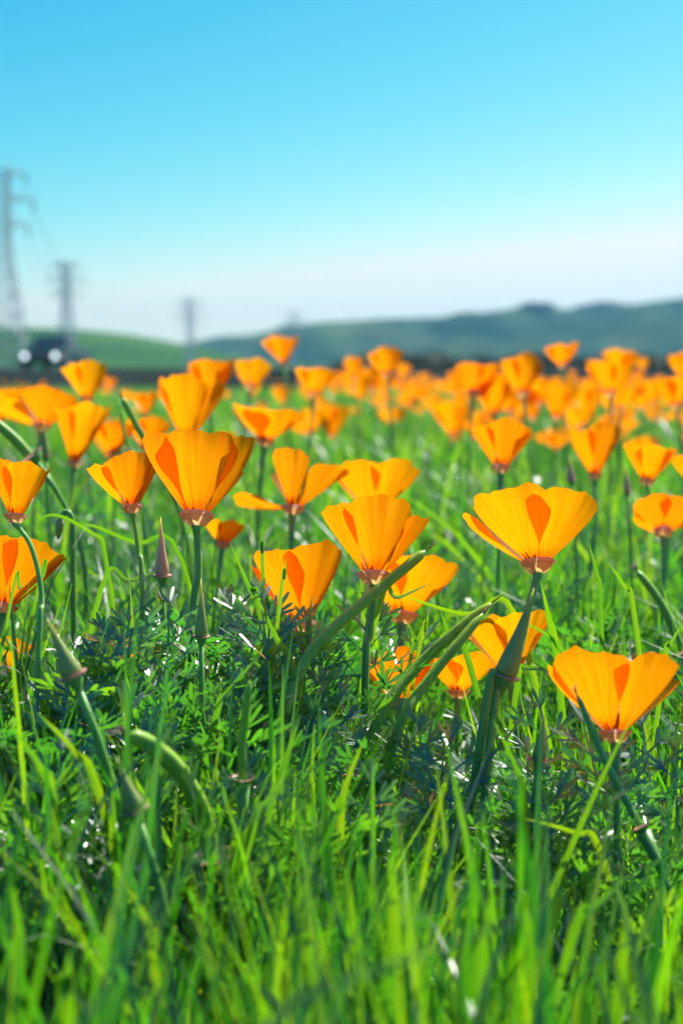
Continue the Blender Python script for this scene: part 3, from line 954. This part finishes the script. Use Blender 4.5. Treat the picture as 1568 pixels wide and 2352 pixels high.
bud((372, 1322), (369, 1188), .70, 17, 'pinkish pointed bud with an orange rim between two poppy stems', M_BUD)
bud((704, 1500), (716, 1368), .66, 13, 'olive pointed bud in front of the broad folded poppy', M_BUD_GREEN)
bud((1160, 1552), (1226, 1352), .585, 27, 'swollen grey-green bud overlapping the curving stem of the large poppy', M_BUD_GREEN, foot=(.03, .56, 0), via=[at(1110, 1650, .58)])
bud((166, 1552), (108, 1420), .50, 27, 'blurred green bud with a pale pink rim beside the bent stem', M_BUD_GREEN)
bud((462, 1462), (462, 1330), .60, 16, 'dark olive bud hidden behind the stem of the large open poppy', M_BUD_GREEN)
bud((104, 1046), (100, 962), 1.05, 11, 'dark slender bud below the spreading poppy', M_BUD_GREEN)
bud((1312, 1104), (1308, 1050), 1.05, 9, 'small brown bud under the nearly closed cup', M_BUD)
bud((310, 1862), (268, 1740), .46, 26, 'very blurred dark bud in the shaded grass', M_BUD_GREEN)
bud((1236, 1744), (1250, 1640), .56, 17, 'brown-green bud low in the grass near the lowest poppy', M_BUD_GREEN)
bud((1440, 1130), (1436, 1066), 1.0, 8, 'brown pointed bud beneath the flared poppy', M_BUD)

pod([(640, 1680), (690, 1540), (740, 1468), (860, 1362), (940, 1296), (978, 1264)], [.60, .62, .63, .65, .66, .665], 14, 'long green seed pod reaching diagonally across the sharp open poppy', foot=(-.035, .56, 0))
pod([(820, 1790), (880, 1630), (960, 1530), (1050, 1448), (1130, 1384)], [.62, .635, .65, .655, .66], 14, 'upper of two paired green seed pods ending in a brown tip', foot=(.005, .58, 0))
pod([(880, 1790), (925, 1650), (985, 1560), (1050, 1480), (1110, 1408)], [.60, .615, .63, .64, .65], 13, 'lower of two paired green seed pods, darker and shorter', foot=(.02, .57, 0))
pod([(484, 1966), (466, 1870), (410, 1770), (345, 1712), (292, 1686)], [.50, .50, .495, .49, .485], 21, 'blurred seed pod arching over in the shaded grass from a pink rim', foot=(-.045, .47, 0))
pod([(556, 1786), (556, 1700), (574, 1560)], [.53, .53, .53], 11, 'slim pod rising from a pale pink rim in the shade', foot=(-.035, .50, 0))
pod([(350, 1040), (318, 985), (280, 912)], [1.0, 1.0, 1.0], 8, 'thin dark seed pod leaning before the blurred poppies', mat=M_POD)
pod([(295, 1030), (283, 985), (277, 940)], [1.05, 1.05, 1.05], 4, 'hair-thin dark pod beside the leaning dark one', mat=M_POD)
pod([(70, 1050), (30, 1005), (-30, 955)], [.95, .95, .95], 12, 'dark pod slanting up past the narrow upright poppy', mat=M_POD)
pod([(1568, 1500), (1520, 1390), (1462, 1310)], [.85, .86, .87], 10, 'dark slanting pod in the grass past the large glowing poppy', mat=M_POD)
pod([(1470, 1900), (1395, 1760), (1322, 1590)], [.52, .53, .54], 9, 'grey-green stalk leaning against the lowest poppy', mat=M_STEM)
# nodding young bud on a hooked stalk
hk = spline([at(172, 1700, .8), at(168, 1330, .8), at(168, 1230, .8), at(163, 1186, .8), at(150, 1176, .8), at(139, 1190, .8)], 30)
e = empty('poppy_bud', (hk[0][0], hk[0][1], 0), 'young bud nodding on a hooked stalk below the closed cup', 'bud')
hk[0][2] = 0
obj('stem', mesh('stem', *tube(hk - np.array((hk[0][0], hk[0][1], 0)), np.linspace(.0018, .0016, 30), 8), M_STEM), e)
obj('bud_cap', mesh('bud_cap', *tube(np.array([hk[-1], hk[-1] + (-.0004, 0, -.003), hk[-1] + (-.001, 0, -.007), hk[-1] + (-.0016, 0, -.012)]) - np.array((hk[0][0], hk[0][1], 0)), [.0016, .0026, .0022, .0004], 8), M_BUD_GREEN), e)


# ------------------------------------------------------------------ grass
def canopy(x, y):
    c = .178 + .018 * np.sin(x * 9 + 1.3) * np.sin(y * 7 + .4) + .012 * np.sin(x * 23 + y * 17)
    c = c + .030 * np.exp(-((x + .08) / .10) ** 2 - ((y - .60) / .16) ** 2)
    c = c - .062 * np.exp(-((x - .05) / .10) ** 2 - ((y - .64) / .16) ** 2)
    c = c - .025 * np.exp(-((x - .16) / .09) ** 2 - ((y - .52) / .12) ** 2)
    return c


def grass(n, Ya, Yb, wlo, whi, K, across, seed, hs=(.5, 1.12), m=.62, pad=.25, bend=.72, tm=.45):
    r = np.random.default_rng(seed)
    Y = np.empty(0); X = np.empty(0)
    while len(Y) < n:
        y = r.uniform(Ya, Yb, n); x = r.uniform(-1, 1, n) * (m * .5 * Yb + pad)
        k = np.abs(x) < m * .5 * np.maximum(y, 0) + pad
        Y = np.concatenate([Y, y[k]]); X = np.concatenate([X, x[k]])
    X, Y = X[:n], Y[:n]
    patch = np.sin(X * 31 + 2 * np.sin(Y * 19 + seed)) * np.sin(Y * 27 + 1.7 * np.sin(X * 23)) + .6 * np.sin(X * 67 + Y * 41)
    h = canopy(X, Y) * r.uniform(hs[0], hs[1], n) * 1.12 * (1 + .16 * patch)
    w = r.uniform(wlo, whi, n)
    a0 = np.abs(r.normal(0, RAD(11), n))
    bent = r.random(n)
    a1 = np.where(bent < bend, r.uniform(0, RAD(38), n), r.uniform(RAD(45), RAD(115), n))
    az = r.uniform(0, 2 * PI, n)
    psi = az + PI / 2 + r.normal(0, .5, n)
    t = np.linspace(0, 1, K + 1)
    A = a0[:, None] + a1[:, None] * t[None, :] ** 2.2
    A = (A[:, 1:] + A[:, :-1]) / 2
    ds = (h / K)[:, None] * (1 + .25 * (a1 > 1)[:, None])
    H = np.concatenate([np.zeros((n, 1)), np.cumsum(np.sin(A) * ds, 1)], 1)
    Z = np.concatenate([np.zeros((n, 1)), np.cumsum(np.cos(A) * ds, 1)], 1)
    wob = r.uniform(-1, 1, n)[:, None] * .06 * h[:, None] * np.sin(t * 3)[None, :]
    cx = X[:, None] + H * np.cos(az)[:, None] - wob * np.sin(az)[:, None]
    cy = Y[:, None] + H * np.sin(az)[:, None] + wob * np.cos(az)[:, None]
    wt = w[:, None] * .5 * np.interp(t, [0, .25, .6, .85, 1], [.75, 1, .85, .45, .03])[None, :]
    tw = psi[:, None] + (r.normal(0, .6, n)[:, None]) * t[None, :]
    sx, sy = np.cos(tw), np.sin(tw)
    cols = []
    if across == 3:
        for q in (-1, 0, 1):
            fold = (0 if q else 1) * wt * .35
            cols.append(np.stack([cx + q * wt * sx - fold * sy, cy + q * wt * sy + fold * sx, Z], -1))
    else:
        for q in (-1, 1):
            cols.append(np.stack([cx + q * wt * sx, cy + q * wt * sy, Z], -1))
    V = np.stack(cols, 2).reshape(n, -1, 3)
    Fb = grid_faces(across, K + 1)
    Fc = (Fb[None] + (np.arange(n) * V.shape[1])[:, None, None]).reshape(-1, 4)
    tint = np.repeat(np.clip(r.normal(tm, .28, n) + .10 * patch, 0, 1), V.shape[1])
    return mesh('grass', V.reshape(-1, 3), Fc, M_GRASS, True, attrs={'tint': tint})


GL = 'lush green grass growing between the poppies'
g1 = obj('meadow_grass', grass(32000, .16, 1.05, .0018, .0050, 6, 3, 47, pad=.14, bend=.95, tm=.38))
g0 = obj('meadow_grass', grass(2700, .17, .62, .0030, .0062, 8, 3, 48, hs=(.7, 1.2), pad=.10, bend=1.1, tm=.30))
tag(g0, 'broad upright grass blades of the nearest turf', 'grass', kind='stuff')
g2 = obj('meadow_grass', grass(17000, 1.05, 2.6, .0026, .0066, 7, 2, 42, pad=.25, bend=.62, hs=(.45, 1.2)))
g3 = obj('meadow_grass', grass(26000, 2.6, 8.0, .005, .010, 5, 2, 43, pad=.4, bend=.62, hs=(.45, 1.2)))
g4 = obj('meadow_grass', grass(42000, 8.0, 31.0, .010, .022, 3, 2, 44, pad=1.5))
for g, l in ((g1, 'lush green grass of the near field, blades tall between the poppies'), (g2, 'bright green grass behind the foreground poppies'), (g3, 'glinting green grass under the poppy drift'), (g4, 'far green grass reaching to the embankment')):
    tag(g, l, 'grass', kind='stuff')


# ------------------------------------------------------------------ feathery poppy leaves
def leaf_template(seed):
    r = np.random.default_rng(seed)
    V, Fq = [], []

    def strip(p, d, nrm, L, w, blunt=True):
        d = d / np.linalg.norm(d)
        s = np.cross(d, nrm); s /= np.linalg.norm(s) + 1e-9
        n = np.cross(s, d)
        st = [(0, .45), (.35, .85), (.8, 1.0), (1.0, .45)] if blunt else [(0, 1), (.4, .9), (.8, .75), (1, .6)]
        i0 = len(V)
        bend = r.uniform(-.12, .25) * L
        for t, ww in st:
            c = p + d * L * t + n * bend * t * t
            V.append(c - s * w * ww * .5); V.append(c + s * w * ww * .5)
        for k in range(3):
            a = i0 + 2 * k
            Fq.append([a, a + 1, a + 3, a + 2])
        return p + d * L + n * bend

    X = np.array((1.0, 0, 0))
    Ln = r.uniform(.050, .070)
    p = np.array((0, 0, -.09))
    a = r.uniform(.05, .25)
    p = strip(p, np.array((r.normal(0, .05), math.sin(a * .5), math.cos(a * .5))), np.array((0, -1.0, .1)), .09, .0016, False)
    fr = [0, .22, .45, .66, .84, 1.0]
    for i in range(5):
        a += r.uniform(.05, .20)
        d = np.array((r.normal(0, .04), math.sin(a), math.cos(a)))
        nrm = np.array((0, -math.cos(a), math.sin(a)))
        q = strip(p, d, nrm, Ln * (fr[i + 1] - fr[i]), .0014, False)
        p = q
        for sd in ((-1, 1) if i < 4 else (0,)):
            pl = Ln * (.52 - .075 * i) if sd else Ln * .16
            sp = r.uniform(.75, 1.0)
            dd = (d * math.cos(sp) + X * sd * math.sin(sp)) if sd else d
            nn = nrm + r.normal(0, .25, 3)
            e1 = strip(q, dd, nn, pl * .55, .0012, False)
            for lo in ((-.62, .85), (-.25, 1.05), (.12, 1.0), (.5, .8)):
                s2 = np.cross(dd, nrm)
                ld = dd * math.cos(lo[0]) + s2 * math.sin(lo[0]) + nrm * r.normal(0, .12)
                b0 = q + (e1 - q) * r.uniform(.55, 1.0)
                strip(b0, ld, nn, r.uniform(.0085, .0135) * lo[1], r.uniform(.0015, .0021))
    return np.array(V), np.array(Fq)


LT = [leaf_template(s) for s in range(60, 67)]


def leaf_stuff(n, Ya, Yb, seed, lo=.30, hi=.82, scale=(.75, 1.25)):
    r = np.random.default_rng(seed)
    Vs, Fs, Ts, off = [], [], [], 0
    Y = r.uniform(Ya, Yb, n)
    X = r.uniform(-1, 1, n) * (.31 * Y + .06)
    X = np.where(r.random(n) < .25, -np.abs(X), X)
    cz = canopy(X, Y)
    for i in range(n):
        v, f = LT[int(r.integers(0, len(LT)))]
        a = r.uniform(0, 6.28); t = r.normal(0, .35); s = r.uniform(*scale)
        Rm = np.array(Matrix.Rotation(a, 3, 'Z') @ Matrix.Rotation(t, 3, 'X'))
        P = np.array((X[i], Y[i], cz[i] * r.uniform(lo, hi)))
        w = (v * s) @ Rm.T + P
        Vs.append(w); Fs.append(f + off); off += len(v)
        Ts.append(np.full(len(v), np.clip(r.normal(.50, .28), 0, 1)))
    return mesh('feathery_leaves', np.vstack(Vs), np.vstack(Fs), M_LEAF, True, attrs={'tint': np.concatenate(Ts)})


tag(obj('feathery_foliage', leaf_stuff(1900, .45, .98, 71)), 'dense feathery blue-green poppy foliage filling the near turf', 'foliage', kind='stuff')
tag(obj('feathery_foliage', leaf_stuff(900, .98, 2.0, 72, scale=(.9, 1.4))), 'feathery poppy foliage among grass behind the foreground poppies', 'foliage', kind='stuff')

LM = [mesh('leaf', v, f, M_LEAF_O, True) for v, f in LT]
tufts = [(520, 1385, .655), (782, 1412, .66), (640, 1455, .64), (700, 1560, .63), (560, 1480, .62), (470, 1470, .64), (420, 1420, .66), (250, 1400, .62), (330, 1410, .60), (180, 1450, .63), (130, 1500, .58),
         (960, 1720, .60), (1120, 1730, .58), (740, 1640, .60), (880, 1680, .60), (1330, 1700, .58), (1470, 1720, .57), (1540, 1780, .56), (1250, 1720, .58),
         (420, 1560, .60), (300, 1620, .58), (200, 1640, .56), (80, 1600, .56), (520, 1640, .58), (620, 1680, .57), (1380, 1800, .53), (1180, 1800, .54), (980, 1790, .55), (760, 1800, .54), (60, 1760, .50), (440, 1830, .50)]
tr = np.random.default_rng(5)
for i, (x, y, Y) in enumerate(tufts):
    P = at(x, y, Y)
    e = empty('poppy_leaf_tuft', (P[0], P[1], 0), 'tuft of finely divided blue-green poppy leaves rising through the grass', 'leaf tuft', 'feathery leaf tufts')
    for k in range(6):
        s = tr.uniform(.75, 1.1)
        a = k * 1.05 + tr.uniform(-.4, .4)
        o = obj('leaf', LM[(i + k * 2) % 7], e)
        o.matrix_basis = Matrix.Translation((math.cos(a) * .012, math.sin(a) * .012, P[2] - .055 * s - (0 if k == 0 else tr.uniform(0, .03)))) @ Matrix.Rotation(a, 4, 'Z') @ Matrix.Rotation(tr.uniform(-.5, .05) if k else 0, 4, 'X') @ Matrix.Scale(s, 4)


# ------------------------------------------------------------------ single tall blades that stand out
def blade(pts, Y, wpx, twist=0.0):
    Ys = Y if isinstance(Y, (list, tuple)) else [Y] * len(pts)
    W = np.array([at(*p, q) for p, q in zip(pts, Ys)])
    dd = (W[0] - W[1]) / max(abs(W[0][2] - W[1][2]), .01) * W[0][2] * .55
    F0 = np.array((W[0][0] + np.clip(dd[0], -.05, .05), W[0][1] + np.clip(dd[1], -.02, .02), 0))
    P = spline(np.vstack([[F0 + (0, 0, 0)], W]) - F0, 22)
    for _ in range(4):
        P[1:-1] = (P[:-2] + 2 * P[1:-1] + P[2:]) / 4
    t = np.linspace(0, 1, 22)
    w = wpx * .42 * Ys[0] / F_PX * np.interp(t, [0, .3, .6, .85, 1], [.8, 1, .9, .5, .02])
    T = np.gradient(P, axis=0); T /= np.linalg.norm(T, axis=1)[:, None] + 1e-9
    vd = np.array((0, -1.0, .1))
    S = np.cross(T, vd); S /= np.linalg.norm(S, axis=1)[:, None] + 1e-9
    Nn = np.cross(S, T)
    tw = twist * (t - .3)
    S2 = S * np.cos(tw)[:, None] + Nn * np.sin(tw)[:, None]
    N2 = np.cross(S2, T)
    V = np.stack([P - S2 * w[:, None], P - N2 * w[:, None] * .35, P + S2 * w[:, None]], 1).reshape(-1, 3)
    e = obj('grass_blade', mesh('grass_blade', V, grid_faces(3, 22), M_BLADE_O))
    e.location = tuple(F0)
    return tag(e, 'single long grass blade standing out above the turf', 'grass blade', 'long single grass blades')


for pts, Y, w, tw in [
    ([(640, 1400), (652, 1340), (656, 1276)], .63, 11, .4), ([(606, 1440), (580, 1370), (528, 1246)], .66, 20, .6), ([(604, 1330), (602, 1280), (600, 1226)], .68, 11, .2),
    ([(1285, 1560), (1262, 1430), (1240, 1330)], .66, 17, .8), ([(1290, 1640), (1275, 1500), (1250, 1400)], .64, 20, .5), ([(1340, 1650), (1320, 1560), (1275, 1470), (1180, 1420)], .64, 18, 1.0),
    ([(1180, 1620), (1200, 1540), (1260, 1540), (1340, 1580)], .65, 16, .8), ([(860, 1430), (905, 1380), (990, 1340)], .66, 14, .5), ([(1200, 1440), (1080, 1420), (900, 1360)], .70, 18, .6),
    ([(935, 1560), (955, 1480), (968, 1440)], .66, 10, .2), ([(960, 1500), (975, 1460), (985, 1400)], .67, 10, .4), ([(1090, 1560), (1040, 1480), (1010, 1400)], .66, 18, .7),
    ([(1380, 1430), (1372, 1330), (1350, 1240)], .74, 14, .4), ([(1460, 1440), (1440, 1360), (1395, 1290)], .76, 15, .5), ([(1520, 1560), (1535, 1490), (1568, 1430)], .70, 15, .5),
    ([(250, 1330), (225, 1240), (130, 1180), (80, 1200)], .78, 13, .8), ([(430, 1290), (330, 1260), (235, 1215), (180, 1200)], .78, 14, .6), ([(220, 1380), (290, 1340), (370, 1310)], .74, 15, .6),
    ([(80, 1380), (100, 1330), (40, 1380)], .64, 9, .3), ([(20, 1400), (42, 1360), (58, 1328)], .62, 9, .3), ([(700, 1620), (640, 1480), (590, 1370)], .62, 20, .6), ([(480, 1720), (520, 1600), (600, 1500)], .56, 20, .8),
    ([(600, 1960), (640, 1800), (690, 1640)], .50, 26, .4), ([(560, 1980), (610, 1850), (668, 1760)], .48, 22, .5), ([(720, 1900), (716, 1780), (722, 1660)], .54, 14, .2), ([(780, 1960), (790, 1820), (840, 1690)], .52, 22, .6),
    ([(1210, 1920), (1190, 1780), (1130, 1650)], .53, 18, .5), ([(1400, 2020), (1330, 1920), (1200, 1880)], .50, 20, .9), ([(140, 1960), (100, 1780), (20, 1660)], .47, 30, .7), ([(250, 1900), (180, 1740), (90, 1640)], .48, 26, .5),
    ([(905, 2200), (905, 2080), (895, 1950)], .40, 40, .2), ([(700, 2280), (706, 2180), (720, 2060)], .385, 36, .2), ([(150, 2340), (152, 2300), (160, 2180)], .36, 50, .3), ([(1090, 2330), (1110, 2180), (1130, 2040)], .39, 38, .3),
    ([(1210, 2300), (1215, 2150), (1170, 1960)], .40, 34, .4), ([(1420, 2280), (1440, 2130), (1400, 1990)], .41, 32, .4), ([(40, 2300), (45, 2150), (20, 2000)], .39, 36, .3), ([(360, 2260), (340, 2130), (290, 2030)], .41, 32, .5),
    ([(880, 2340), (900, 2250), (940, 2140)], .37, 38, .5), ([(1300, 2200), (1350, 2100), (1450, 2010)], .42, 28, .6)]:
    blade(pts, Y, w, tw)
